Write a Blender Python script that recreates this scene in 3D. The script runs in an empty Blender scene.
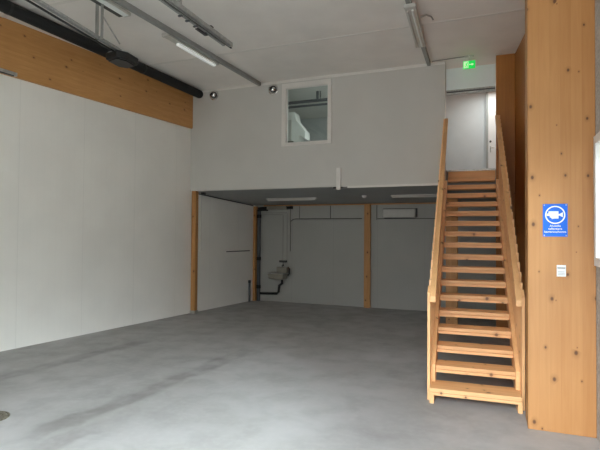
import bpy, bmesh, math, random
from mathutils import Vector, Matrix
random.seed(4)
S = bpy.context.scene
COL = S.collection
EXPOSURE = 0.27

# ------------------------------------------------------------------ materials
def new_mat(name):
    m = bpy.data.materials.new(name); m.use_nodes = True
    nt = m.node_tree; b = nt.nodes['Principled BSDF']
    return m, nt, b

def N(nt, kind, **kw):
    n = nt.nodes.new(kind)
    for k, v in kw.items():
        if k == 'inp':
            for kk, vv in v.items(): n.inputs[kk].default_value = vv
        else: setattr(n, k, v)
    return n

def math_node(nt, op, a, b=None, clamp=False):
    n = nt.nodes.new('ShaderNodeMath'); n.operation = op; n.use_clamp = clamp
    for i, v in enumerate((a, b)):
        if v is None: continue
        if isinstance(v, (int, float)): n.inputs[i].default_value = v
        else: nt.links.new(v, n.inputs[i])
    return n.outputs[0]

def smooth(nt, v, lo, hi, a=0.0, b=1.0):
    n = nt.nodes.new('ShaderNodeMapRange'); n.interpolation_type = 'SMOOTHSTEP'
    nt.links.new(v, n.inputs['Value'])
    n.inputs['From Min'].default_value = lo; n.inputs['From Max'].default_value = hi
    n.inputs['To Min'].default_value = a; n.inputs['To Max'].default_value = b
    return n.outputs['Result']

def mixc(nt, fac, a, b, mode='MIX'):
    n = nt.nodes.new('ShaderNodeMix'); n.data_type = 'RGBA'; n.blend_type = mode
    for i, v in ((0, fac), (6, a), (7, b)):
        if isinstance(v, (int, float)): n.inputs[i].default_value = v
        elif isinstance(v, tuple): n.inputs[i].default_value = (*v, 1) if len(v) == 3 else v
        else: nt.links.new(v, n.inputs[i])
    return n.outputs[2]

def plain(name, col, rough=0.5, metal=0.0, noise=0.06, scale=6.0, emit=0.0):
    m, nt, b = new_mat(name)
    tc = N(nt, 'ShaderNodeTexCoord')
    nz = N(nt, 'ShaderNodeTexNoise', inp={'Scale': scale, 'Detail': 4.0})
    nt.links.new(tc.outputs['Object'], nz.inputs['Vector'])
    f = smooth(nt, nz.outputs['Fac'], 0.3, 0.7)
    c = mixc(nt, f, tuple(x * (1 - noise) for x in col), tuple(min(1, x * (1 + noise)) for x in col))
    nt.links.new(c, b.inputs['Base Color'])
    b.inputs['Roughness'].default_value = rough; b.inputs['Metallic'].default_value = metal
    if emit:
        b.inputs['Emission Color'].default_value = (*col, 1); b.inputs['Emission Strength'].default_value = emit
    return m

def wood(name, light, dark, grain, lam_axis, lam_w, knot=0.5, knot_scale=3.0, seam=0.25, rough=0.5, lam_var=0.35):
    """glulam / board wood: grain axis, lamination axis (0,1,2) and the lamella width"""
    m, nt, b = new_mat(name)
    tc = N(nt, 'ShaderNodeTexCoord'); sep = N(nt, 'ShaderNodeSeparateXYZ')
    nt.links.new(tc.outputs['Object'], sep.inputs[0])
    ax = [sep.outputs[i] for i in range(3)]
    third = 3 - grain - lam_axis
    lam = math_node(nt, 'DIVIDE', ax[lam_axis], lam_w)
    cell = math_node(nt, 'FLOOR', lam)
    wn = N(nt, 'ShaderNodeTexWhiteNoise', noise_dimensions='1D'); nt.links.new(cell, wn.inputs['W'])
    # grain coordinates, stretched along the grain, shifted per lamella
    cmb = N(nt, 'ShaderNodeCombineXYZ')
    shift = math_node(nt, 'MULTIPLY', wn.outputs['Value'], 37.0)
    nt.links.new(math_node(nt, 'ADD', math_node(nt, 'MULTIPLY', ax[grain], 1.6), shift), cmb.inputs[0])
    nt.links.new(math_node(nt, 'MULTIPLY', ax[lam_axis], 26.0), cmb.inputs[1])
    nt.links.new(math_node(nt, 'MULTIPLY', ax[third], 26.0), cmb.inputs[2])
    nz = N(nt, 'ShaderNodeTexNoise', inp={'Scale': 1.0, 'Detail': 5.0, 'Distortion': 0.6})
    nt.links.new(cmb.outputs[0], nz.inputs['Vector'])
    g = smooth(nt, nz.outputs['Fac'], 0.25, 0.75)
    tone = math_node(nt, 'ADD', math_node(nt, 'MULTIPLY', g, 0.36),
                     math_node(nt, 'MULTIPLY', wn.outputs['Value'], lam_var))
    c = mixc(nt, tone, light, dark)
    # broad blotches
    nz2 = N(nt, 'ShaderNodeTexNoise', inp={'Scale': 1.3, 'Detail': 2.0})
    nt.links.new(tc.outputs['Object'], nz2.inputs['Vector'])
    c = mixc(nt, smooth(nt, nz2.outputs['Fac'], 0.35, 0.7, 0, 0.25), c, tuple(0.8 * x for x in dark))
    if seam:
        fr = math_node(nt, 'FRACT', lam)
        d = math_node(nt, 'MINIMUM', fr, math_node(nt, 'SUBTRACT', 1.0, fr))
        s = smooth(nt, d, 0.0, 0.0035 / lam_w, seam, 0.0)
        c = mixc(nt, s, c, tuple(0.45 * x for x in dark))
    if knot:
        kc = N(nt, 'ShaderNodeCombineXYZ')
        oi = N(nt, 'ShaderNodeObjectInfo')
        nt.links.new(math_node(nt, 'ADD', math_node(nt, 'MULTIPLY', ax[grain], 0.72), math_node(nt, 'MULTIPLY', oi.outputs['Random'], 50.0)), kc.inputs[0])
        nt.links.new(math_node(nt, 'ADD', ax[lam_axis], math_node(nt, 'MULTIPLY', ax[third], 0.73)), kc.inputs[1])
        vo = N(nt, 'ShaderNodeTexVoronoi', voronoi_dimensions='2D', inp={'Scale': knot_scale}); nt.links.new(kc.outputs[0], vo.inputs['Vector'])
        cs = N(nt, 'ShaderNodeSeparateColor'); nt.links.new(vo.outputs['Color'], cs.inputs[0])
        on = smooth(nt, cs.outputs[0], 1 - knot - 0.01, 1 - knot)
        rad = math_node(nt, 'MULTIPLY', math_node(nt, 'ADD', cs.outputs[1], 0.22), 0.020 * knot_scale)
        q = math_node(nt, 'DIVIDE', vo.outputs['Distance'], rad)
        halo = math_node(nt, 'MULTIPLY', smooth(nt, q, 0.6, 2.2, 0.35, 0.0), on)
        core = math_node(nt, 'MULTIPLY', smooth(nt, q, 0.3, 0.9, 0.92, 0.0), on)
        c = mixc(nt, halo, c, tuple(0.6 * x for x in dark))
        c = mixc(nt, core, c, (dark[0] * 0.22, dark[1] * 0.16, dark[2] * 0.14))
    nt.links.new(c, b.inputs['Base Color'])
    b.inputs['Roughness'].default_value = rough
    bp = N(nt, 'ShaderNodeBump', inp={'Strength': 0.08, 'Distance': 0.003})
    nt.links.new(nz.outputs['Fac'], bp.inputs['Height']); nt.links.new(bp.outputs[0], b.inputs['Normal'])
    return m

def panel(name, col, axis, width, joint=0.35, rough=0.45, off=0.0, rib=0.012):
    """white sandwich panel: faint vertical joints and fine micro ribs"""
    m, nt, b = new_mat(name)
    tc = N(nt, 'ShaderNodeTexCoord'); sep = N(nt, 'ShaderNodeSeparateXYZ')
    nt.links.new(tc.outputs['Object'], sep.inputs[0])
    x = math_node(nt, 'ADD', sep.outputs[axis], off)
    fr = math_node(nt, 'FRACT', math_node(nt, 'DIVIDE', x, width))
    d = math_node(nt, 'MINIMUM', fr, math_node(nt, 'SUBTRACT', 1.0, fr))
    s = smooth(nt, d, 0.0, 0.010 / width, joint, 0.0)
    nz = N(nt, 'ShaderNodeTexNoise', inp={'Scale': 1.4, 'Detail': 5.0})
    nt.links.new(tc.outputs['Object'], nz.inputs['Vector'])
    c = mixc(nt, smooth(nt, nz.outputs['Fac'], 0.3, 0.7), tuple(0.95 * v for v in col), col)
    fr2 = math_node(nt, 'FRACT', math_node(nt, 'DIVIDE', x, 0.11))
    rb = math_node(nt, 'MULTIPLY', smooth(nt, fr2, 0.0, 0.25, 1.0, 0.0), rib)
    c = mixc(nt, rb, c, (0.1, 0.1, 0.1))
    c = mixc(nt, s, c, tuple(0.45 * v for v in col))
    nt.links.new(c, b.inputs['Base Color']); b.inputs['Roughness'].default_value = rough
    return m

def concrete():
    m, nt, b = new_mat('polished concrete')
    tc = N(nt, 'ShaderNodeTexCoord'); sep = N(nt, 'ShaderNodeSeparateXYZ')
    nt.links.new(tc.outputs['Object'], sep.inputs[0])
    def nz(sc, det, dist=0.0, vec=None):
        n = N(nt, 'ShaderNodeTexNoise', inp={'Scale': sc, 'Detail': det, 'Distortion': dist})
        nt.links.new(vec or tc.outputs['Object'], n.inputs['Vector']); return n.outputs['Fac']
    a = nz(0.55, 6.0, 0.4); bb = nz(2.6, 8.0, 0.3); cc = nz(14.0, 6.0)
    c = mixc(nt, smooth(nt, a, 0.35, 0.68), (0.325, 0.322, 0.31), (0.415, 0.415, 0.41))
    c = mixc(nt, smooth(nt, bb, 0.42, 0.72, 0, 0.32), c, (0.24, 0.234, 0.224))
    c = mixc(nt, smooth(nt, cc, 0.4, 0.75, 0, 0.22), c, (0.46, 0.455, 0.45))
    # two dirty wheel tracks running towards the back wall
    edge = nz(1.7, 6.0, 0.5); brk = nz(3.0, 7.0, 0.2)
    wob = math_node(nt, 'MULTIPLY', math_node(nt, 'SUBTRACT', edge, 0.5), 0.35)
    def track(x0, y0, x1, y1, hw, amt):
        L = math.hypot(x1 - x0, y1 - y0); ux, uy = (x1 - x0) / L, (y1 - y0) / L
        px = math_node(nt, 'SUBTRACT', sep.outputs[0], x0); py = math_node(nt, 'SUBTRACT', sep.outputs[1], y0)
        al = math_node(nt, 'ADD', math_node(nt, 'MULTIPLY', px, ux), math_node(nt, 'MULTIPLY', py, uy))
        ac = math_node(nt, 'ADD', math_node(nt, 'MULTIPLY', px, -uy), math_node(nt, 'MULTIPLY', py, ux))
        ac = math_node(nt, 'ABSOLUTE', math_node(nt, 'ADD', ac, wob))
        mk = smooth(nt, ac, hw * 0.35, hw, 1.0, 0.0)
        mk = math_node(nt, 'MULTIPLY', mk, smooth(nt, al, -0.3, 0.3))
        mk = math_node(nt, 'MULTIPLY', mk, smooth(nt, al, L - 0.3, L + 0.4, 1.0, 0.0))
        mk = math_node(nt, 'MULTIPLY', mk, smooth(nt, brk, 0.33, 0.6, 0.35, 1.0))
        return math_node(nt, 'MULTIPLY', mk, amt)
    dirt = (0.115, 0.108, 0.10)
    for t in ((-3.75, 3.2, -3.52, 6.6, 0.20, 0.5), (-5.66, 4.1, -5.38, 6.6, 0.20, 0.4), (-3.45, 2.9, -3.40, 3.5, 0.16, 0.45)):
        c = mixc(nt, track(*t), c, dirt)
    nt.links.new(c, b.inputs['Base Color'])
    r = smooth(nt, bb, 0.3, 0.7, 0.42, 0.62); nt.links.new(r, b.inputs['Roughness'])
    b.inputs['Specular IOR Level'].default_value = 0.4
    bp = N(nt, 'ShaderNodeBump', inp={'Strength': 0.05, 'Distance': 0.004})
    nt.links.new(cc, bp.inputs['Height']); nt.links.new(bp.outputs[0], b.inputs['Normal'])
    return m

def glass(name, tint=(0.93, 0.97, 0.96)):
    m = bpy.data.materials.new(name); m.use_nodes = True; nt = m.node_tree
    nt.nodes.remove(nt.nodes['Principled BSDF']); out = nt.nodes['Material Output']
    tr = N(nt, 'ShaderNodeBsdfTransparent', inp={'Color': (*tint, 1)})
    gl = N(nt, 'ShaderNodeBsdfGlossy', inp={'Roughness': 0.02})
    fr = N(nt, 'ShaderNodeFresnel', inp={'IOR': 1.5}); mx = N(nt, 'ShaderNodeMixShader')
    nt.links.new(fr.outputs[0], mx.inputs[0]); nt.links.new(tr.outputs[0], mx.inputs[1]); nt.links.new(gl.outputs[0], mx.inputs[2])
    nt.links.new(mx.outputs[0], out.inputs['Surface'])
    return m

M = {}
WL, WD = (0.56, 0.295, 0.105), (0.38, 0.165, 0.045)
M['floor'] = concrete()
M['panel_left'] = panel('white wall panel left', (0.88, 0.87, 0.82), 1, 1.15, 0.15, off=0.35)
M['panel_back_shaded'] = panel('shaded white wall panel back', (0.40, 0.40, 0.37), 0, 1.15, 0.22, off=0.3)  # same white panels as the left wall, with shade darkened into the colour
M['plaster'] = plain('white painted wall', (0.60, 0.59, 0.555), 0.6, noise=0.02, scale=1.5)
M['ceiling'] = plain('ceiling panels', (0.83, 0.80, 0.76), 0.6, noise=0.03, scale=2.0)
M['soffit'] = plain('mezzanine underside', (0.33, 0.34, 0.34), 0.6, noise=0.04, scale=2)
M['trimwhite'] = plain('white trim', (0.76, 0.74, 0.70), 0.45, noise=0.02)
M['greywall'] = plain('grey rendered wall', (0.42, 0.41, 0.39), 0.8, noise=0.2, scale=40)
M['corridor'] = plain('corridor wall', (0.62, 0.64, 0.65), 0.5, noise=0.02)
M['beam'] = wood('glulam beam', WL, WD, 1, 2, 0.045, knot=0.5, knot_scale=4.0, seam=0.10, lam_var=0.25)
M['pillar'] = wood('glulam pillar', (0.52, 0.262, 0.092), (0.385, 0.163, 0.044), 2, 0, 0.088, knot=0.42, knot_scale=6.0, seam=0.10, lam_var=0.45)
M['column'] = wood('glulam column', (0.42, 0.17, 0.03), (0.30, 0.105, 0.016), 2, 0, 0.10, knot=0.35, knot_scale=3.5, seam=0.12)
M['woodwall'] = wood('timber wall', (0.42, 0.17, 0.03), (0.30, 0.105, 0.016), 2, 1, 0.12, knot=0.35, knot_scale=3.5, seam=0.10)
M['post'] = wood('timber post', WL, WD, 2, 0, 0.066, knot=0.5, knot_scale=4.5, seam=0.25)
SL, SD = (0.90, 0.54, 0.25), (0.70, 0.35, 0.135)
M['tread'] = wood('stair tread wood', SL, SD, 0, 1, 0.095, knot=0.55, knot_scale=6, seam=0.2, lam_var=0.3)
M['stringer'] = wood('stair side wood', SL, SD, 1, 2, 0.25, knot=0.5, knot_scale=5, seam=0, lam_var=0.2)
M['slat'] = wood('stair slat wood', SL, SD, 2, 0, 0.2, knot=0.4, knot_scale=6, seam=0, lam_var=0.2)
M['galv'] = plain('galvanised steel', (0.46, 0.47, 0.46), 0.4, 0.7, noise=0.15, scale=30)
M['trunk'] = plain('grey trunking', (0.30, 0.305, 0.29), 0.5, 0.2, noise=0.06)
M['greyplastic'] = plain('grey plastic', (0.36, 0.37, 0.36), 0.5)
M['pipegrey'] = plain('dark grey pipe', (0.07, 0.076, 0.085), 0.45)
M['black'] = plain('black plastic', (0.006, 0.0065, 0.007), 0.45)
M['blackpipe'] = plain('black pipe insulation', (0.005, 0.0055, 0.006), 0.7)
M['darkgrey'] = plain('dark grey', (0.05, 0.052, 0.05), 0.5)
M['white'] = plain('white plastic', (0.80, 0.80, 0.78), 0.4, noise=0.02)
M['offwhite'] = plain('grey white enamel', (0.55, 0.54, 0.50), 0.4, noise=0.03)
M['opal'] = plain('opal diffuser', (0.88, 0.92, 0.90), 0.35, noise=0.01)
M['opal_lit'] = plain('glowing diffuser', (0.88, 0.92, 0.90), 0.35, noise=0.01, emit=0.25)
M['chrome'] = plain('polished steel', (0.66, 0.65, 0.63), 0.22, 1.0, noise=0.02)
M['steel'] = plain('brushed steel', (0.30, 0.28, 0.23), 0.45, 0.3, noise=0.08)
M['cable'] = plain('dark cable', (0.06, 0.06, 0.055), 0.6)
M['cablelight'] = plain('grey cable', (0.33, 0.32, 0.30), 0.6)
M['blue'] = plain('sign blue', (0.004, 0.14, 0.72), 0.65, noise=0.01)
M['signwhite'] = plain('sign white', (0.86, 0.92, 0.95), 0.4, noise=0.01)
M['door'] = plain('white door', (0.86, 0.86, 0.86), 0.35, noise=0.01)
M['green'] = plain('lit green sign', (0.0, 0.80, 0.10), 0.4, noise=0.0, emit=0.4)
M['palelit'] = plain('lit pale green', (0.55, 1.0, 0.50), 0.4, noise=0.0, emit=0.5)
M['rust'] = plain('worn cast iron', (0.17, 0.155, 0.115), 0.6, 0.3, noise=0.4, scale=40)
M['glass'] = glass('window glass')
M['glassgrey'] = glass('interior window glass', (0.80, 0.86, 0.85))

# ------------------------------------------------------------------ mesh builder
class MB:
    def __init__(s): s.bm = bmesh.new()
    def box(s, x0, x1, y0, y1, z0, z1):
        v = [s.bm.verts.new((x, y, z)) for x in (x0, x1) for y in (y0, y1) for z in (z0, z1)]
        for f in ((0, 1, 3, 2), (4, 6, 7, 5), (0, 4, 5, 1), (2, 3, 7, 6), (0, 2, 6, 4), (1, 5, 7, 3)):
            s.bm.faces.new([v[i] for i in f])
        return s
    def prism(s, pts, axis, a, b):
        """pts: 2D outline; axis 0: (y,z) swept along x, 1: (x,z) along y, 2: (x,y) along z"""
        def P(p, t): return {0: (t, p[0], p[1]), 1: (p[0], t, p[1]), 2: (p[0], p[1], t)}[axis]
        A = [s.bm.verts.new(P(p, a)) for p in pts]; B = [s.bm.verts.new(P(p, b)) for p in pts]
        s.bm.faces.new(A); s.bm.faces.new(B[::-1]); n = len(pts)
        for i in range(n): s.bm.faces.new((A[i], B[i], B[(i + 1) % n], A[(i + 1) % n]))
        return s
    def bar(s, p, q, w, h, up=(0, 0, 1)):
        """rectangular bar from p to q; w across, h along up"""
        p, q = Vector(p), Vector(q); d = (q - p).normalized(); r = d.cross(Vector(up)).normalized(); u = r.cross(d)
        vs = [s.bm.verts.new(o + r * (sx * w / 2) + u * (sz * h / 2)) for o in (p, q) for sx, sz in ((-1, -1), (1, -1), (1, 1), (-1, 1))]
        s.bm.faces.new(vs[0:4]); s.bm.faces.new(vs[4:8][::-1])
        for i in range(4): s.bm.faces.new((vs[i], vs[i + 4], vs[(i + 1) % 4 + 4], vs[(i + 1) % 4]))
        return s
    def tube(s, pts, r, seg=10):
        pts = [Vector(p) for p in pts]; rings = []
        for i, p in enumerate(pts):
            a = pts[max(i - 1, 0)]; b = pts[min(i + 1, len(pts) - 1)]; d = (b - a).normalized()
            up = Vector((0, 0, 1)) if abs(d.z) < 0.9 else Vector((0, 1, 0))
            x = d.cross(up).normalized(); y = x.cross(d)
            k = 1.0
            if 0 < i < len(pts) - 1:
                c = (p - a).normalized().dot((b - p).normalized()); k = 1 / max(0.5, math.sqrt((1 + c) / 2))
            rings.append([s.bm.verts.new(p + (x * math.cos(t) + y * math.sin(t)) * r * k) for t in [2 * math.pi * j / seg for j in range(seg)]])
        for A, B in zip(rings, rings[1:]):
            for j in range(seg): s.bm.faces.new((A[j], A[(j + 1) % seg], B[(j + 1) % seg], B[j]))
        s.bm.faces.new(rings[0]); s.bm.faces.new(rings[-1][::-1])
        return s
    def lathe(s, c, axis, prof, seg=24):
        """prof: (radius, distance along axis)"""
        c = Vector(c); d = Vector(axis).normalized(); up = Vector((0, 0, 1)) if abs(d.z) < 0.9 else Vector((0, 1, 0))
        x = d.cross(up).normalized(); y = x.cross(d); rings = []
        for r, t in prof:
            if r < 1e-6: rings.append([s.bm.verts.new(c + d * t)])
            else: rings.append([s.bm.verts.new(c + d * t + (x * math.cos(a) + y * math.sin(a)) * r) for a in [2 * math.pi * j / seg for j in range(seg)]])
        for A, B in zip(rings, rings[1:]):
            for j in range(seg):
                k = (j + 1) % seg
                if len(A) == 1 and len(B) == 1: continue
                if len(A) == 1: s.bm.faces.new((A[0], B[k], B[j]))
                elif len(B) == 1: s.bm.faces.new((A[j], A[k], B[0]))
                else: s.bm.faces.new((A[j], A[k], B[k], B[j]))
        return s
    def build(s, name, mat, parent=None, local=False, bevel=0.0, smooth=False):
        o3 = Vector((0, 0, 0))
        if parent is not None and not local:
            q = parent
            while q is not None: o3 += q.location; q = q.parent
        bmesh.ops.recalc_face_normals(s.bm, faces=s.bm.faces[:])
        if o3.length: bmesh.ops.translate(s.bm, verts=s.bm.verts[:], vec=-o3)
        me = bpy.data.meshes.new(name); s.bm.to_mesh(me); s.bm.free()
        me.materials.append(M[mat])
        if smooth:
            for p in me.polygons: p.use_smooth = True
            try: me.set_sharp_from_angle(angle=math.radians(40))
            except Exception: pass
        o = bpy.data.objects.new(name, me); COL.objects.link(o)
        if parent is not None: o.parent = parent
        if bevel:
            b = o.modifiers.new('bevel', 'BEVEL'); b.width = bevel; b.segments = 2; b.limit_method = 'ANGLE'
        return o

def tag(o, label, cat, group=None):
    o['label'] = label; o['category'] = cat
    if group: o['group'] = group
    return o
def struct(o):
    o['kind'] = 'structure'; return o
def thing(name, loc, label, cat, group=None, rz=0.0):
    o = bpy.data.objects.new(name, None); COL.objects.link(o); o.empty_display_size = 0.1
    o.location = loc; o.rotation_euler = (0, 0, rz)
    return tag(o, label, cat, group)

# ------------------------------------------------------------------ dimensions (metres)
D = 9.294          # face of the mezzanine front
D2 = 11.911        # wall under the mezzanine
ZC = 5.05          # ceiling
ZM = 2.777         # underside of the mezzanine front
ZL = 3.067         # landing level
def LX(y): return -7.548 + 0.1294 * y       # skewed left wall
YF = -0.6                                    # inner face of the front wall
RW = 0.42                                    # timber wall beside the stairs
RF = 0.893                                   # wall with the window, right of the pillar

# ------------------------------------------------------------------ shell
struct(MB().box(-8.2, 1.6, YF - 0.3, 13.0, -0.2, 0).build('floor', 'floor'))
struct(MB().box(-8.2, 1.6, YF - 0.3, 13.0, ZC, ZC + 0.2).build('ceiling', 'ceiling'))
struct(MB().prism([(LX(YF - .3), YF - .3), (LX(13), 13), (LX(13) - .3, 13), (LX(YF - .3) - .3, YF - .3)], 2, 0, ZC).build('wall_left', 'panel_left'))
struct(MB().box(LX(D2) - .1, RW + .05, D2, D2 + .2, 0, 2.85).build('wall_back', 'panel_back_shaded'))
# mezzanine front with the window hole
wx0, wx1, wz0, wz1 = -4.0, -3.04, 3.70, 4.895
w = MB()
w.box(LX(D) - .05, wx0, D, D + .12, ZM, ZC); w.box(wx1, -0.77, D, D + .12, ZM, ZC)
w.box(wx0, wx1, D, D + .12, ZM, wz0); w.box(wx0, wx1, D, D + .12, wz1, ZC)
struct(w.build('wall_upper', 'plaster'))
# mezzanine floor slab, underside slightly falling to the back
zb = lambda y: ZM + (2.60 - ZM) * (y - D) / (D2 - D)
s_ = MB()
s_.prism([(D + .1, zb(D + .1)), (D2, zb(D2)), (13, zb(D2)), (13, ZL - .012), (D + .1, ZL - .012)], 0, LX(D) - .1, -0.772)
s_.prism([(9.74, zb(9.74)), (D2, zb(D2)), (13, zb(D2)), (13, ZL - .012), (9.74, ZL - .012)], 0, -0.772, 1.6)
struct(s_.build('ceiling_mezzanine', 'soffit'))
struct(MB().box(-0.77, 0.10, 9.66, 9.74, ZL - .03, ZL).build('trim_landing', 'galv'))
struct(MB().box(-3.0 + .27, -0.775, D - .012, D + .02, ZM - .035, ZM + .005).build('trim_mezzanine', 'trimwhite'))
struct(MB().box(LX(D) + .02, -0.775, D - .015, D, ZC - .05, ZC).build('trim_upper', 'trimwhite'))
for nm, y in (('trim_ceiling_1', 5.05), ('trim_ceiling_2', 7.54)):
    struct(MB().box(LX(y) + .02, RW + (D - y) * .12 - .02 if y > 5.4 else .33, y - .025, y + .025, ZC - .006, ZC + .01).build(nm, 'trimwhite'))
# right side
struct(MB().prism([(RW, D2 + .2), (RW, D + .02), (RF, 5.36), (RF + .3, 5.36), (RF + .3, D2 + .2)], 2, 0, ZC).build('wall_right', 'woodwall'))
wy0, wy1, vz0, vz1 = 3.30, 4.90, 1.60, 2.64
gy0, gy1 = -0.3, 3.10          # unseen glazed opening near the camera, added for its daylight
w = MB()
w.box(RF, RF + .3, YF - .3, gy0, 0, ZC); w.box(RF, RF + .3, gy1, wy0, 0, ZC); w.box(RF, RF + .3, gy0, gy1, vz1, ZC); w.box(RF, RF + .3, wy1, 5.36, 0, ZC)
w.box(RF, RF + .3, wy0, wy1, 0, vz0); w.box(RF, RF + .3, wy0, wy1, vz1, ZC)
struct(w.build('wall_right_front', 'greywall'))
# front wall behind the camera with the open vehicle door
dx0, dx1, dz = -1.6, 0.8, 3.9
w = MB()
w.box(-8.2, dx0, YF - .3, YF, 0, ZC); w.box(dx1, RF, YF - .3, YF, 0, ZC); w.box(dx0, dx1, YF - .3, YF, dz, ZC)
struct(w.build('wall_front', 'plaster'))
# rooms upstairs
struct(MB().box(-1.25, -1.15, D + .12, 13, ZL - .012, ZC).build('wall_partition', 'corridor'))
struct(MB().box(-1.15, 1.6, 11.55, 11.65, ZL - .012, ZC).build('wall_corridor', 'corridor'))
struct(MB().box(-6.3, -1.25, 12.6, 12.7, ZL - .012, ZC).build('wall_room', 'corridor'))
w = MB()      # return behind the mezzanine front
w.box(-1.15, -.77, D + .13, D + .2, ZL - .012, ZC)
struct(w.build('wall_corridor_end', 'corridor'))

# white header panel above the stairs and its track
o = struct(MB().box(-.765, .10, 9.45, 9.51, 4.545, 4.955).build('wall_header', 'signwhite'))
h = thing('sliding_rail', (-0.35, 9.47, 4.465), 'grey metal double rail along the bottom of the white panel above the stairs', 'rail')
MB().box(-.765, .10, 9.44, 9.52, 4.52, 4.545).build('upper_track', 'galv', h)
MB().box(-.765, .10, 9.45, 9.51, 4.465, 4.497).build('lower_track', 'galv', h)
MB().box(-.76, .095, 9.47, 9.50, 4.497, 4.52).build('web', 'darkgrey', h)

# corridor door
d = bpy.data.objects.new('door_1', None); COL.objects.link(d); d.location = (.4, 11.5, ZL); struct(d)
MB().box(-.03, .86, 11.46, 11.52, ZL + .01, ZL + 1.93).build('door_leaf', 'door', d, bevel=.004)
MB().box(-.075, -.03, 11.44, 11.549, ZL, ZL + 1.97).build('door_frame', 'greyplastic', d)
hd = MB().box(.005, .03, 11.44, 11.462, 3.66, 3.79).build('handle', 'galv', d)
MB().box(.01, .025, 11.41, 11.44, 3.74, 3.755).box(.01, .10, 11.40, 11.415, 3.74, 3.755).build('lever', 'chrome', hd)
MB().lathe((.017, 11.46, 3.90), (0, -1, 0), [(0, 0), (.022, 0), (.022, .012), (0, .012)]).build('lock', 'darkgrey', d)

# window into the upstairs room
win = bpy.data.objects.new('window_1', None); COL.objects.link(win); win.location = (-3.515, D, wz0); struct(win)
fr = MB()
fx0, fx1, fz0, fz1 = -4.075, -2.985, 3.655, 4.97
fr.box(fx0, wx0 + .02, D - .03, D, fz0, fz1).box(wx1 - .02, fx1, D - .03, D, fz0, fz1)
fr.box(wx0 + .02, wx1 - .02, D - .03, D, fz0, wz0 + .02).box(wx0 + .02, wx1 - .02, D - .03, D, wz1 - .02, fz1)
fr.build('casing', 'trimwhite', win)
sh = MB()
sh.box(wx0, wx0 + .022, D - .005, D + .1, wz0, wz1).box(wx1 - .022, wx1, D - .005, D + .1, wz0, wz1)
sh.box(wx0 + .022, wx1 - .022, D - .005, D + .1, wz0, wz0 + .03).box(wx0 + .022, wx1 - .022, D - .005, D + .1, wz1 - .03, wz1)
sh.build('sash', 'trimwhite', win)
MB().box(wx0 + .03, wx1 - .03, D + .05, D + .058, wz0 + .025, wz1 - .025).build('pane', 'glassgrey', win)
tag(MB().box(-3.945, -3.82, D + .005, D + .045, wz0 + .03, wz0 + .06).build('black_box', 'black', bevel=.004),
    'small black box lying in the left corner of the upstairs window sill', 'box')
# what stands in the upstairs room
t = thing('ventilation_duct', (-4.2, 11.4, 4.75), 'grey twin pipe run under the ceiling of the room behind the window', 'pipe')
MB().tube([(-6.0, 10.25, 4.845), (-1.3, 10.25, 4.845)], .035).build('upper_pipe', 'pipegrey', t, smooth=True)
MB().tube([(-6.0, 10.25, 4.745), (-1.3, 10.25, 4.745)], .025).build('lower_pipe', 'pipegrey', t, smooth=True)
MB().tube([(-3.625, 10.25, 4.845), (-3.625, 10.25, ZC)], .03).tube([(-3.56, 10.25, 4.845), (-3.56, 10.25, ZC)], .012).build('drop_pipe', 'pipegrey', t, smooth=True)
t = thing('wall_cabinet', (-4.2, 10.4, ZL - .012), 'white cabinet with a sloping side seen through the upstairs window', 'cabinet')
MB().prism([(-4.5, ZL - .012), (-4.07, ZL - .012), (-4.07, 4.088), (-3.92, 4.0), (-3.92, 4.17), (-4.146, 4.44), (-4.19, 4.63), (-4.5, 4.63)], 1, 10.25, 10.55).build('body', 'white', t)
MB().box(-4.48, -4.25, 10.235, 10.25, 3.2, 4.45).build('cabinet_door', 'offwhite', t)

# window in the right wall
win = bpy.data.objects.new('window_2', None); COL.objects.link(win); win.location = (RF, 4.2, vz0); struct(win)
fr = MB()
e = .055
x0, x1 = RF - .03, RF + .05
fr.box(x0, x1, wy0 - e, wy0 + .02, vz0 - e, vz1 + e).box(x0, x1, wy1 - .02, wy1 + e, vz0 - e, vz1 + e)
for ym in (4.1,): fr.box(x0, x1, ym - .04, ym + .04, vz0 + .02, vz1 - .02)
fr.box(x0, x1, wy0 + .02, wy1 - .02, vz0 - e, vz0 + .02).box(x0, x1, wy0 + .02, wy1 - .02, vz1 - .02, vz1 + e)
fr.build('window_frame', 'white', win, bevel=.004)
MB().box(RF + .03, RF + .038, wy0 + .02, wy1 - .02, vz0 + .02, vz1 - .02).build('pane', 'glass', win)

# unseen glazing beside the camera, added to light the floor, left wall and pillar
gd = bpy.data.objects.new('added_glazing', None); COL.objects.link(gd); gd.location = (RF + .1, 1.4, 0); struct(gd)
fr = MB()
fr.box(RF + .05, RF + .11, gy0, gy0 + .07, 0, vz1).box(RF + .05, RF + .11, gy1 - .07, gy1, 0, vz1).box(RF + .05, RF + .11, gy0 + .07, gy1 - .07, vz1 - .07, vz1)
fr.box(RF + .05, RF + .11, gy0 + .07, gy1 - .07, 0, .10).box(RF + .05, RF + .11, 1.34, 1.46, .10, vz1 - .07)
fr.build('door_frame', 'white', gd)
MB().box(RF + .07, RF + .08, gy0 + .07, gy1 - .07, .10, vz1 - .07).build('pane', 'glass', gd)

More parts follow.
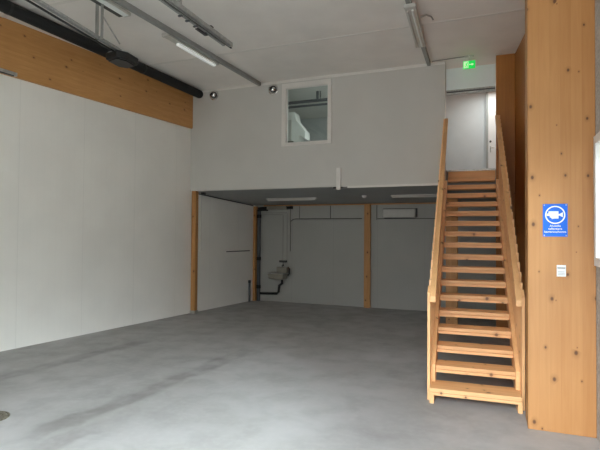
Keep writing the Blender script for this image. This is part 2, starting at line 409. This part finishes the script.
# ------------------------------------------------------------------ timber
def ly(y, o=0.0): return (LX(y) + o, y)
b = MB().prism([ly(YF, 0), ly(YF, .05), (LX(D) + .05, D), (LX(D), D)], 2, 4.20, ZC).build('timber_beam', 'beam')
tag(b, 'long glued laminated timber beam along the top of the left wall', 'beam')
t = thing('timber_pillar', (.61, 5.2, 0), 'wide pale laminated timber pillar in the foreground right carrying the blue sign', 'pillar')
MB().box(.334, RF, 5.03, 5.36, 0, ZC).build('shaft', 'pillar', t, bevel=.006)
t = thing('timber_column', (.26, 9.4, 0), 'dark brown timber column behind the right stair railing', 'column')
MB().box(.107, RW, D, D + .26, 0, ZC).build('shaft', 'column', t, bevel=.004)
def post(x0, x1, y0, y1, z1, label, base=None, cat='post'):
    t = thing('timber_post', ((x0 + x1) / 2, (y0 + y1) / 2, 0), label, cat)
    MB().box(x0, x1, y0, y1, .06 if base else 0, z1).build('shaft', 'post', t, bevel=.004)
    if base: MB().box(x0 - .01, x1 + .01, y0 - .01, y1 + .01, 0, .07).build('foot_plate', 'galv', t)
post(LX(D) + .045, LX(D) + .155, D + .005, D + .11, ZM, 'pale timber post at the left end of the mezzanine edge', base=True)
post(-.755, -.545, D + .015, D + .15, 2.50, 'double timber post seen through the stair treads')
post(LX(D2) + .012, LX(D2) + .085, D2 - .14, D2 - .005, 2.563, 'timber post in the far left corner under the mezzanine')
post(-2.92, -2.765, D2 - .10, D2 - .003, 2.563, 'timber post halfway along the wall under the mezzanine')
tag(MB().box(-5.72, RW - .01, D2 - .06, D2 - .002, 2.565, 2.595).build('timber_batten', 'post'), 'thin timber batten along the top of the back wall under the mezzanine', 'batten')

# ------------------------------------------------------------------ staircase
st = thing('staircase', (-.146, 5.45, 0), 'steep open pine staircase with slatted railings leading up to the mezzanine', 'staircase', rz=0.0432)
RUN, RISE, R0, NT = 0.25, 0.1706, 0.167, 17
HW = 0.413
nos = lambda y: R0 + y * RISE / RUN
YE = D - 5.45 - .035
def shared(name, me, mat, loc=(0, 0, 0)):
    o = bpy.data.objects.new(name, me); COL.objects.link(o); o.parent = st; o.location = loc; return o
tr = None
for i in range(1, NT):
    if tr is None:
        t0 = MB().box(-HW, HW, 0, .275, -.040, 0).box(-HW + .002, HW - .002, .016, .27, -.044, -.0401).box(-HW, HW, .003, .27, -.078, -.0441).build('tread', 'tread', st, local=True, bevel=.004)
        t0.location = (0, RUN, R0 + RISE); tr = t0.data
        b0 = MB().box(-HW - .042, HW + .042, -.055, .275, -.040, 0).box(-HW - .04, HW + .04, -.040, -.02, -.044, -.0401).box(-HW - .042, HW + .042, -.052, -.02, -.076, -.0441).build('tread', 'tread', st, local=True, bevel=.004)
        b0.location = (0, 0, R0)
    else:
        o = shared('tread', tr, 'tread', (0, i * RUN, R0 + i * RISE)); bv = o.modifiers.new('bevel', 'BEVEL'); bv.width = .004; bv.segments = 2
# stringers
up, lo = .055, -.20
yl = (-(R0 + lo)) * RUN / RISE
for sx in (-1, 1):
    a, b_ = sorted((sx * HW, sx * (HW + .046)))
    pts = [(-.045, 0), (max(yl, .22), 0), (YE, nos(YE) + lo), (YE, nos(YE) + up), (.20, nos(.20) + up), (.20, R0 - .041), (-.018, R0 - .041), (-.018, R0 - .078), (-.045, R0 - .078)]
    MB().prism(pts, 0, a, b_).build('stringer', 'stringer', st, local=True, bevel=.004)
# handrail line is a little steeper than the flight
rt = lambda y: 1.20 + (y - .10) * (3.97 - 1.20) / (YE - .10)
for sx in (-1, 1):
    a, b_ = sorted((sx * (HW - .012), sx * (HW + .046)))
    MB().prism([(.02, rt(.02) - .065), (YE, rt(YE) - .065), (YE, rt(YE)), (.02, rt(.02))], 0, a, b_).build('handrail', 'stringer', st, local=True, bevel=.004)
    a, b_ = sorted((sx * (HW + .0465), sx * (HW + .078)))
    MB().prism([(.06, 0), (.155, 0), (.155, rt(.155) + .0), (.06, rt(.06) + .0)], 0, a, b_).build('newel_post', 'slat', st, local=True, bevel=.003)
    a, b_ = sorted((sx * (HW + .0465), sx * (HW + .068)))
    n = 27
    for k in range(n):
        y0 = .19 + k * (YE - .19 - .092) / (n - 1)
        zb0 = max(.03, nos(y0 + .045) + lo - .01); zt = rt(y0 + .045) + .005
        MB().box(a, b_, y0, y0 + .084, zb0, zt).build('baluster', 'slat', st, local=True)
# board at the head of the flight
MB().box(-HW, HW + .02, 4.255, 4.29, ZL - .17, ZL - .005).build('landing_board', 'tread', st, local=True)

# ------------------------------------------------------------------ ceiling and wall fittings
# black pipe along the beam
PX = lambda y: -6.245 + (y - 5.2) * .042
pz = 4.942
t = thing('black_pipe', (PX(5), 5.0, pz), 'thick black insulated pipe running along the top of the timber beam', 'pipe')
MB().tube([(PX(-.4), -.4, pz), (PX(9.22), 9.22, pz)], .093, 20).lathe((PX(9.22), 9.22, pz), (.042, 1, 0), [(.093, 0), (.08, .03), (0, .04)], 20).build('pipe_run', 'blackpipe', t, smooth=True)
for y in (4.72, 7.4):
    MB().tube([(PX(y), y - .02, pz), (PX(y), y + .02, pz)], .097, 20).build('clamp', 'black', t, smooth=True)

# door opener: rail, motor head, straps
t = thing('garage_door_opener', (-5.2, 5.8, 4.42), 'black garage door opener head on a long pale rail below the ceiling', 'door opener')
zr = 4.5
A = Vector((-4.885 + .12 * 4.4, 4.02 - 4.4, zr)); B = Vector((-5.09, 5.62, zr))
MB().bar(A, B, .055, .035).build('rail', 'galv', t)
MB().bar(A + Vector((-.032, 0, -.045)), B + Vector((-.032, 0, -.045)), .022, .02).build('drive_chain', 'black', t)
hdm = MB()
hdm.prism([(-5.30, 5.55), (-5.05, 5.50), (-4.97, 5.66), (-5.00, 5.92), (-5.22, 5.97), (-5.33, 5.84)], 2, zr - .13, zr - .02)
hdm.build('motor_head', 'black', t, bevel=.02)
MB().prism([(-5.27, 5.58), (-5.07, 5.53), (-5.01, 5.67), (-5.04, 5.88), (-5.21, 5.92), (-5.29, 5.82)], 2, zr - .15, zr - .131).build('lamp_cover', 'black', t, bevel=.006)
for dx, w_ in ((-.035, .055), (.055, .042)):
    q = A.lerp(B, .92)
    MB().box(q.x + dx - w_ / 2, q.x + dx + w_ / 2, q.y - .004, q.y + .004, zr - .03, ZC).box(q.x + dx - w_ / 2, q.x + dx - w_ / 2 + .008, q.y, q.y + .03, zr - .03, ZC).build('strap', 'trunk', t)
MB().bar((q.x + .055, q.y + .012, zr + .30), (q.x + .10, q.y + .30, zr + .01), .006, .022).build('brace', 'galv', t)
# second track
t = thing('door_track', (-3.46, 4.6, 4.5), 'galvanised twin track with small brackets hanging mid ceiling', 'track')
x = -3.44
MB().box(x - .022, x - .006, 3.9, 6.0, 4.475, 4.53).box(x + .016, x + .03, 3.9, 6.0, 4.475, 4.53).box(x - .006, x + .016, 3.9, 6.0, 4.522, 4.53).build('upper_rail', 'galv', t)
MB().box(x - .004, x + .014, 3.9, 5.99, 4.495, 4.515).build('chain', 'black', t)
MB().box(x - .085, x - .055, 3.9, 5.93, 4.47, 4.50).build('lower_rail', 'trunk', t)
MB().box(x - .05, x - .026, 3.9, 6.08, 4.485, 4.495).build('drive_belt', 'black', t)
for y in (4.9, 5.05, 5.22, 5.45): MB().box(x - .105, x - .05, y - .014, y + .014, 4.455, 4.47).build('bracket', 'pipegrey', t)
MB().box(x - .10, x - .05, 5.25, 5.48, 4.44, 4.455).build('trolley', 'black', t, bevel=.003)
MB().box(x - .025, x + .035, 5.42, 5.48, 4.53, 4.545).build('carriage', 'black', t)
MB().box(x - .08, x + .032, 5.80, 5.84, 4.53, 4.538).build('end_clip', 'white', t)
MB().box(x - .012, x + .028, 4.74, 4.78, 4.53, ZC).build('hanger', 'galv', t)
# ceiling trunkings
def trunk(x0, y0, x1, y1, label):
    t = thing('cable_trunking', (x0, (y0 + y1) / 2, 4.99), label, 'trunking')
    MB().bar((x0, y0, 5.012), (x1, y1, 5.012), .062, .075).build('channel', 'trunk', t)
    v = (Vector((x1, y1, 5.012)) - Vector((x0, y0, 5.012))).normalized()
    MB().bar(Vector((x1, y1, 5.012)), Vector((x1, y1, 5.012)) + v * .02, .058, .07).build('end_cap', 'black', t)
trunk(-4.958, 1.4, -4.575, 9.2, 'grey cable trunking on the ceiling ending between the two wall nozzles')
trunk(-.99, 1.0, -1.055, 9.2, 'grey cable trunking on the ceiling near the exit sign')
# ceiling lights
def batten(c, L, rz, zt, label, half=False, w_=.12):
    t = thing('ceiling_light', (c[0], c[1], zt), label, 'light', rz=rz)
    MB().box(-w_ / 2, w_ / 2, -L / 2, L / 2, -.045, 0).build('body', 'offwhite', t, local=True, bevel=.004)
    for s in (-1, 1): MB().box(-w_ / 2 - .004, w_ / 2 + .004, s * L / 2 - .02, s * L / 2 + .02, -.05, 0).build('end_cap', 'offwhite', t, local=True)
    if half: MB().box(-.035, .03, -L / 2 + .30, L / 2 - .03, -.085, -.045).build('diffuser', 'opal_lit', t, local=True, bevel=.01)
    return t
batten((-4.815, 7.08), 1.42, -.04, 5.02, 'slim white ceiling light beside the trunking above the left wall nozzle', half=True, w_=.13)
tb = batten((-1.035, 7.33), 1.45, .03, 4.955, 'twin tube ceiling light fixed below the right trunking', w_=.15)
for dx in (-.045, .03): MB().tube([(dx, -.66, -.062), (dx, .66, -.062)], .017, 10).build('tube', 'opal' if dx > 0 else 'offwhite', tb, local=True, smooth=True)
tb = batten((-4.93, 5.02), 1.1, .0, 5.02, 'white ceiling light cut by the top edge of the photo behind the opener straps', w_=.10)
MB().box(-.115, -.052, -.52, .52, -.06, -.0).build('ballast', 'darkgrey', tb, local=True)
MB().box(-.04, .045, -.52, .53, -.06, -.045).build('diffuser', 'opal', tb, local=True)
# lights under the mezzanine
def under(x0, x1, y, label):
    z = zb(y)
    t = thing('strip_light', ((x0 + x1) / 2, y, z), label, 'light')
    MB().box(x0, x1, y - .05, y + .05, z - .025, z + .003).build('body', 'offwhite', t)
    MB().box(x0 + .02, x1 - .02, y - .035, y + .035, z - .06, z - .025).build('diffuser', 'offwhite', t, bevel=.012)
under(-5.08, -3.80, 10.72, 'long slim strip light under the mezzanine, the one above the wall basin')
under(-2.02, -.80, 10.62, 'long slim strip light under the mezzanine, the one beside the stairs')
t = thing('smoke_detector', (-2.62, 10.6, zb(10.6)), 'small round white smoke detector under the mezzanine', 'smoke detector')
MB().lathe((-2.62, 10.6, zb(10.6) + .003), (0, 0, -1), [(0, 0), (.055, 0), (.055, .02), (.04, .045), (0, .05)]).build('housing', 'white', t, smooth=True)
MB().lathe((-2.62, 10.6, zb(10.6) - .047), (0, 0, -1), [(0, 0), (.02, 0), (.018, .01), (0, .01)]).build('sensor', 'offwhite', t)
# ball nozzles
for x_, z_, lab in ((-5.735, 4.905, 'round chrome ball nozzle on the wall beside the end of the black pipe'), (-4.285, 4.885, 'round chrome ball nozzle on the wall left of the upstairs window')):
    t = thing('ball_nozzle', (x_, D, z_), lab, 'nozzle', 'ball nozzles on the upper wall')
    MB().lathe((x_, D, z_), (0, -1, 0), [(0, 0), (.112, 0), (.112, .012), (.098, .02), (0, .02)]).build('flange', 'chrome', t, smooth=True)
    MB().lathe((x_, D - .02, z_), (0, -1, 0), [(.098, 0)] + [(.098 * math.cos(a), .098 * math.sin(a)) for a in [i * .15 for i in range(1, 8)]] + [(.036, .092)]).build('ball', 'chrome', t, smooth=True)
    MB().lathe((x_ + .036, D - .080, z_ - .018), (.48, -1, -.22), [(0, -.03), (.072, -.03), (.072, .022), (.064, .026), (.056, .014), (0, .012)]).build('outlet', 'black', t, smooth=True)
# exit sign
t = thing('exit_sign', (-.342, 9.14, ZC), 'small lit green exit sign hanging above the stairs', 'sign')
MB().box(-.445, -.24, 9.13, 9.155, 4.815, 4.955).build('panel', 'green', t, bevel=.003)
MB().box(-.435, -.355, 9.1285, 9.13, 4.826, 4.944).build('door_symbol', 'palelit', t)
fg = MB()    # running figure
c0 = Vector((-.385, 9.127, 4.885))
def limb(p, q, w_): fg.bar(c0 + Vector((p[0], 0, p[1])), c0 + Vector((q[0], 0, q[1])), .0015, w_, up=(0, 0, 1)) if abs(p[0] - q[0]) > abs(p[1] - q[1]) else fg.bar(c0 + Vector((p[0], 0, p[1])), c0 + Vector((q[0], 0, q[1])), .0015, w_, up=(1, 0, 0))
fg.lathe(c0 + Vector((.010, 0, .036)), (0, -1, 0), [(0, 0), (.010, 0), (.010, .001), (0, .001)], 12)
limb((.004, .026), (-.004, -.006), .016); limb((.004, .022), (.028, .008), .007); limb((.0, .022), (-.022, .010), .007)
limb((-.004, -.006), (.016, -.022), .009); limb((.016, -.022), (.012, -.046), .008); limb((-.004, -.006), (-.014, -.030), .009); limb((-.014, -.030), (-.032, -.032), .008)
fg.build('running_figure', 'green', t)
ar = MB().prism([(-.345, 4.877), (-.300, 4.877), (-.300, 4.858), (-.262, 4.885), (-.300, 4.912), (-.300, 4.893), (-.345, 4.893)], 1, 9.1275, 9.13)
ar.build('arrow', 'palelit', t)
MB().box(-.355, -.33, 9.135, 9.15, 4.955, 5.03).build('stem', 'offwhite', t)
MB().box(-.42, -.26, 9.12, 9.165, 5.03, ZC).build('ceiling_plate', 'offwhite', t)
cb = MB().tube([(-1.0, 9.17, 5.035), (-.9, 9.165, 5.038), (-.55, 9.15, 5.042), (-.42, 9.145, 5.042)], .009, 8).build('feed_cable', 'cablelight', smooth=True)
tag(cb, 'thin grey cable along the ceiling edge from the right trunking to the exit sign', 'cable')
cb = MB().tube([(-.94, 7.14, 4.99), (-.86, 7.16, 5.02), (-.80, 7.25, 5.025), (-.79, 7.4, 5.04)], .011, 8).build('light_cable', 'cablelight', smooth=True)
tag(cb, 'short bent grey cable beside the twin tube ceiling light', 'cable')

# blue camera sign on the pillar
t = thing('warning_sign', (.565, 5.03, 1.802), 'blue video surveillance sign with a white camera in a ring on the pillar', 'sign')
Y = 5.03
MB().box(.463, .667, Y - .004, Y, 1.802, 2.105).build('plate', 'blue', t)
cx, cz = .565, 2.003
rg = MB()
n = 48; Ri, Ro = .073, .084
for k in range(n):
    a0, a1 = 2 * math.pi * k / n, 2 * math.pi * (k + 1) / n
    vs = [rg.bm.verts.new((cx + r * math.cos(a), Y - .005, cz + r * math.sin(a))) for r, a in ((Ri, a0), (Ro, a0), (Ro, a1), (Ri, a1))]
    rg.bm.faces.new(vs)
bmesh.ops.remove_doubles(rg.bm, verts=rg.bm.verts[:], dist=1e-5)
ex = bmesh.ops.extrude_face_region(rg.bm, geom=rg.bm.faces[:])
bmesh.ops.translate(rg.bm, verts=[g for g in ex['geom'] if isinstance(g, bmesh.types.BMVert)], vec=(0, .001, 0))
rg.build('ring', 'signwhite', t)
ic = MB()
ic.prism([(cx - .042, cz - .022), (cx - .030, cz - .022), (cx - .030, cz - .030), (cx - .018, cz - .030), (cx - .026, cz - .041), (cx - .014, cz - .030), (cx + .026, cz - .030), (cx + .026, cz - .006),
          (cx + .034, cz - .006), (cx + .060, cz - .020), (cx + .060, cz + .022), (cx + .034, cz + .008), (cx + .026, cz + .008), (cx + .026, cz + .030), (cx - .052, cz + .030), (cx - .052, cz + .012),
          (cx - .066, cz + .012), (cx - .066, cz - .008), (cx - .042, cz - .008)], 1, Y - .005, Y - .004)
bmesh.ops.scale(ic.bm, verts=ic.bm.verts[:], vec=(1.06, 1, 1.12), space=Matrix.Translation((-cx, 0, -cz)))
ic.build('camera_symbol', 'signwhite', t)
def text(body, size, width, loc, mat, parent, name):
    cu = bpy.data.curves.new(name, 'FONT'); cu.body = body; cu.size = size; cu.align_x = 'CENTER'; cu.align_y = 'CENTER'
    cu.extrude = .0004; cu.offset = .0002
    ob = bpy.data.objects.new(name, cu); COL.objects.link(ob)
    dg = bpy.context.evaluated_depsgraph_get()
    me = bpy.data.meshes.new_from_object(ob.evaluated_get(dg))
    COL.objects.unlink(ob); bpy.data.objects.remove(ob)
    xs = [v.co.x for v in me.vertices]; k = width / (max(xs) - min(xs))
    me.transform(Matrix.Diagonal((k, 1, 1, 1)))
    me.transform(Matrix.Rotation(math.pi / 2, 4, 'X')); me.materials.clear(); me.materials.append(M[mat])
    o = bpy.data.objects.new(name, me); COL.objects.link(o); o.parent = parent; o.location = Vector(loc) - parent.location
    return o
text('Alueella', .027, .092, (cx, Y - .0045, 1.901), 'signwhite', t, 'text_line')
text('tallentava', .027, .115, (cx, Y - .0045, 1.874), 'signwhite', t, 'text_line')
text('kameravalvonta', .027, .180, (cx, Y - .0045, 1.846), 'signwhite', t, 'text_line')
for x_ in (.475, .655):
    for z_ in (1.813, 2.094):
        MB().lathe((x_, Y - .004, z_), (0, -1, 0), [(0, 0), (.006, 0), (.005, .003), (0, .0035)], 12).build('screw', 'galv', t)
t = thing('wall_card', (.614, 5.03, 1.432), 'small white card fixed to the pillar below the blue sign', 'card')
MB().box(.577, .652, Y - .003, Y, 1.434, 1.540).build('card', 'signwhite', t)
MB().box(.582, .647, Y - .0036, Y - .003, 1.506, 1.520).build('grey_band', 'greyplastic', t)
for z_ in (1.450, 1.463, 1.476): MB().box(.586, .643, Y - .0036, Y - .003, z_, z_ + .004).build('printed_line', 'cablelight', t)

# cable cover on the mezzanine edge
t = thing('cable_cover', (-2.82, D, 2.70), 'white upright cable cover on the lower edge of the mezzanine front', 'cable cover')
MB().box(-2.865, -2.775, D - .04, D, 2.71, 3.15).build('cover', 'trimwhite', t, bevel=.004)
MB().box(-2.93, -2.866, D - .03, D + .0, 2.735, 2.765).build('cable_gland', 'black', t)
MB().box(-2.774, -2.64, D - .03, D - .013, 2.745, 2.765).build('clip', 'darkgrey', t)

# ------------------------------------------------------------------ under the mezzanine
bk = D2
# soil pipe and black duct fittings in the corner
t = thing('drain_stack', (-5.85, bk - .07, 0), 'dark grey vertical drain pipe beside the far corner post', 'pipe')
MB().tube([(-5.85, bk - .07, 0), (-5.85, bk - .07, 2.44)], .05, 14).build('pipe', 'pipegrey', t, smooth=True)
for z_ in (.34, 1.1, 2.25): MB().lathe((-5.85, bk - .07, z_), (0, 0, 1), [(.05, 0), (.06, 0), (.06, .09), (.05, .09)], 14).build('socket', 'blackpipe', t, smooth=True)
MB().tube([(-5.85, bk - .08, 2.43), (-5.83, bk - .08, 2.485), (-5.77, bk - .08, 2.495), (-5.60, bk - .08, 2.495)], .06, 14).build('elbow', 'black', t, smooth=True)
t = thing('ventilation_box', (-5.3, bk - .1, 2.47), 'flat grey brown ventilation box between black pipe ends at the top of the back wall', 'ventilation box')
MB().box(-5.585, -5.02, bk - .16, bk - .02, 2.47, 2.56).build('box', 'steel', t, bevel=.004)
MB().tube([(-5.02, bk - .09, 2.51), (-4.92, bk - .09, 2.515), (-4.86, bk - .09, 2.52)], .04, 12).build('outlet', 'black', t, smooth=True)
# basin
t = thing('wash_basin', (-5.17, bk, .62), 'small steel wall basin with a box behind it on the back wall', 'basin')
bs = MB().prism([(-5.45, .77), (-5.005, .77), (-5.03, .62), (-5.42, .64)], 1, bk - .36, bk - .002)
bs.build('bowl', 'steel', t, bevel=.02)
MB().box(-5.46, -4.995, bk - .37, bk - .002, .765, .785).build('rim', 'galv', t, bevel=.004)
MB().box(-5.29, -4.99, bk - .14, bk - .002, .785, .935).build('cistern', 'steel', t, bevel=.008)
MB().box(-5.235, -5.04, bk - .09, bk - .002, 1.06, 1.11).tube([(-5.13, bk - .06, 1.08), (-5.13, bk - .06, .98), (-5.13, bk - .12, .965)], .02).build('tap', 'darkgrey', t)
MB().tube([(-4.975, bk - .10, .94), (-4.935, bk - .10, .90), (-4.935, bk - .10, .76), (-4.975, bk - .10, .72)], .022, 10).build('hose', 'black', t, smooth=True)
MB().tube([(-5.14, bk - .10, .64), (-5.14, bk - .10, .50), (-5.22, bk - .10, .45), (-5.24, bk - .10, .27), (-5.29, bk - .09, .225), (-5.80, bk - .07, .205)], .030, 12).build('waste_pipe', 'black', t, smooth=True)
t = thing('water_pipe', (-5.1, bk, 1.1), 'pair of thin pipes dropping down the back wall to the basin tap', 'pipe')
MB().tube([(-5.79, bk - .02, 2.335), (-5.175, bk - .02, 2.335), (-5.16, bk - .02, 2.32), (-5.16, bk - .02, 1.12)], .008, 8).build('cold_pipe', 'cablelight', t)
MB().tube([(-5.79, bk - .02, 2.385), (-5.055, bk - .02, 2.385), (-5.04, bk - .02, 2.37), (-5.04, bk - .02, 1.12)], .008, 8).build('hot_pipe', 'cablelight', t)
def cable(name, pts, r, mat, label):
    return tag(MB().tube(pts, r, 8).build(name, mat, smooth=True), label, 'cable')
cable('wall_cable', [(-4.945, bk - .012, 2.55), (-4.945, bk - .012, 1.36)], .007, 'cable', 'vertical dark cable on the back wall just right of the basin')
cable('wall_cable', [(-4.93, bk - .012, 2.16), (-4.88, bk - .012, 2.205), (-4.80, bk - .012, 2.222), (-3.0, bk - .012, 2.222)], .009, 'cable', 'long dark cable running level across the back wall left of the middle post')
cable('wall_cable', [(-4.69, bk - .012, 2.56), (-4.69, bk - .012, 2.235)], .006, 'cable', 'short vertical cable on the back wall above the level cable, nearer the basin')
cable('wall_cable', [(-3.83, bk - .012, 2.56), (-3.83, bk - .012, 2.235)], .009, 'cable', 'short vertical cable on the back wall above the level cable, nearer the middle post')
cable('wall_cable', [(-2.62, bk - .012, 2.56), (-2.62, bk - .012, 2.19)], .007, 'cable', 'short vertical cable on the back wall left of the white wall unit')
cable('wall_cable', [(-2.60, bk - .012, 2.215), (-.95, bk - .012, 2.215)], .008, 'cable', 'level dark cable on the back wall passing behind the white wall unit')
t = thing('wall_heater', (-2.03, bk, 2.22), 'white rectangular wall unit high on the back wall right of the middle post', 'heater')
MB().box(-2.43, -1.655, bk - .17, bk - .03, 2.235, 2.445).build('casing', 'offwhite', t, bevel=.015)
MB().box(-2.40, -1.685, bk - .15, bk - .06, 2.215, 2.235).build('air_outlet', 'darkgrey', t)
MB().box(-1.65, -1.625, bk - .12, bk, 2.25, 2.46).box(-2.44, -1.655, bk - .10, bk, 2.447, 2.46).build('bracket', 'darkgrey', t)
# on the left wall under the mezzanine
def L3(y, z, o=.0): return (LX(y) + o, y, z)
t = thing('wall_rail', L3(11.1, 1.36), 'thin dark metal rail fixed level on the left wall under the mezzanine', 'rail')
MB().bar(L3(10.62, 1.362, .03), L3(11.62, 1.362, .03), .02, .022).build('bar', 'darkgrey', t)
for y in (10.75, 11.45): MB().bar(L3(y, 1.362, 0), L3(y, 1.362, .022), .015, .015).build('bracket', 'darkgrey', t)
tag(MB().bar(L3(9.66, 1.40, .012), L3(9.66, 2.70, .012), .02, .02, up=(0, 1, 0)).build('wall_conduit', 'trimwhite'), 'thin white upright conduit on the left wall just behind the mezzanine edge', 'conduit')
tag(MB().tube([L3(9.5, zb(9.5) - .03, .04), L3(10.4, zb(10.4) - .03, .04), L3(11.72, zb(11.7) - .03, .05)], .016, 8).build('ceiling_conduit', 'pipegrey', smooth=True), 'thin dark conduit along the top of the left wall under the mezzanine', 'conduit')
t = thing('junction_box', L3(9.52, zb(9.5) - .10), 'small dark junction box under the mezzanine near the left edge post', 'junction box')
MB().box(LX(9.52) + .14, LX(9.52) + .22, 9.48, 9.56, zb(9.5) - .055, zb(9.56) - .001).build('body', 'darkgrey', t, bevel=.004)
t = thing('pipe_stub', L3(11.62, 0, .07), 'short dark pipe standing on the floor left of the far corner post', 'pipe')
MB().tube([L3(11.58, 0, .06), L3(11.58, .57, .06)], .03, 12).build('pipe', 'pipegrey', t, smooth=True)
MB().lathe(L3(11.58, .5, .06), (0, 0, 1), [(.03, 0), (.038, 0), (.038, .07), (.03, .075)], 12).build('collar', 'black', t, smooth=True)
# channel end on the beam
t = thing('metal_channel', L3(4.6, 4.22, .06), 'grey steel channel end at the lower edge of the beam by the left photo edge', 'channel')
MB().bar(L3(3.6, 4.235, .085), L3(5.27, 4.225, .085), .06, .05).build('channel', 'galv', t)
MB().bar(L3(3.6, 4.20, .10), L3(5.22, 4.195, .10), .03, .02).build('lip', 'darkgrey', t)
# floor drain
t = thing('floor_drain', (-4.52, 3.30, 0), 'round rusty floor drain cover at the lower left of the floor', 'drain')
MB().lathe((-4.52, 3.30, 0), (0, 0, 1), [(.175, -.01), (.175, .005), (.16, .008), (.15, .004)], 32).build('ring', 'rust', t)
MB().lathe((-4.52, 3.30, 0), (0, 0, 1), [(.148, .001), (.146, .005), (.115, .005), (.112, .001), (.09, .001), (.087, .005), (.06, .005), (.057, .001), (.04, .001), (.038, .005), (0, .006)], 32).build('cover', 'rust', t)

# ------------------------------------------------------------------ light
W = bpy.data.worlds.new('sky'); S.world = W; W.use_nodes = True
nt = W.node_tree; bg = nt.nodes['Background']
tc = N(nt, 'ShaderNodeTexCoord'); sp = N(nt, 'ShaderNodeSeparateXYZ'); nt.links.new(tc.outputs['Generated'], sp.inputs[0])
f = smooth(nt, sp.outputs[2], -0.03, 0.02)      # ground -> buildings and trees low down -> bright overcast sky
up_ = mixc(nt, smooth(nt, sp.outputs[2], 0.12, 0.45), (0.09, 0.093, 0.095), (0.96, 1.03, 1.10))
nt.links.new(mixc(nt, f, (0.10, 0.097, 0.092), up_), bg.inputs['Color'])
bg.inputs['Strength'].default_value = 32.0

def area(name, loc, rot, sx, sy, power, col=(1, 1, 1), portal=False):
    l = bpy.data.lights.new(name, 'AREA'); l.shape = 'RECTANGLE'; l.size = sx; l.size_y = sy; l.energy = power; l.color = col
    o = bpy.data.objects.new(name, l); COL.objects.link(o); o.location = loc; o.rotation_euler = rot
    if portal: l.cycles.is_portal = True
    return o
area('door_daylight', ((dx0 + dx1) / 2, YF - .15, dz / 2), (math.radians(90), 0, 0), dx1 - dx0, dz, 1, portal=True)
area('added_glazing_daylight', (RF + .2, (gy0 + gy1) / 2, vz1 / 2), (0, math.radians(90), 0), vz1, gy1 - gy0, 1, portal=True)  # portal of the added glazed opening
area('window_daylight', (RF + .2, (wy0 + wy1) / 2, (vz0 + vz1) / 2), (0, math.radians(90), 0), vz1 - vz0, wy1 - wy0, 1, portal=True)
area('room_fill', (-2.6, 9.85, ZC - .06), (0, 0, 0), .9, .3, 32, (1, .98, .94))  # added fill without a fixture, brightens the room behind the window
area('corridor_fill', (.05, 10.7, ZC - .06), (0, 0, 0), .5, .9, 13, (.93, 1, .98))  # added overhead fill, stands in for daylight in the corridor

# ------------------------------------------------------------------ camera
cam = bpy.data.cameras.new('camera'); co = bpy.data.objects.new('camera', cam); COL.objects.link(co)
f_px, yaw, pitch, roll = 482.857, 0.374312, 0.020294, -0.007903
cam.sensor_fit = 'HORIZONTAL'; cam.sensor_width = 36; cam.lens = 36 * f_px / 600; cam.clip_start = .05
cy, sy_ = math.cos(yaw), math.sin(yaw); cp, sp_ = math.cos(pitch), math.sin(pitch); cr, sr = math.cos(roll), math.sin(roll)
Rt = Vector((cy, sy_, 0)); Fw = Vector((-sy_ * cp, cy * cp, sp_)); Up = Vector((sy_ * sp_, -cy * sp_, cp))
Xc = Rt * cr - Up * sr; Yc = Rt * sr + Up * cr
mt = Matrix((Xc, Yc, -Fw)).transposed().to_4x4(); mt.translation = (0, 0, 1.8)
co.matrix_world = mt
S.camera = co

S.view_settings.view_transform = 'Standard'; S.view_settings.look = 'None'
S.view_settings.gamma = 1; S.view_settings.use_curve_mapping = False; S.view_settings.exposure = EXPOSURE
S.cycles.use_denoising = True
S.cycles.max_bounces = 12; S.cycles.diffuse_bounces = 8; S.cycles.transparent_max_bounces = 12
S.cycles.sample_clamp_indirect = 4.0
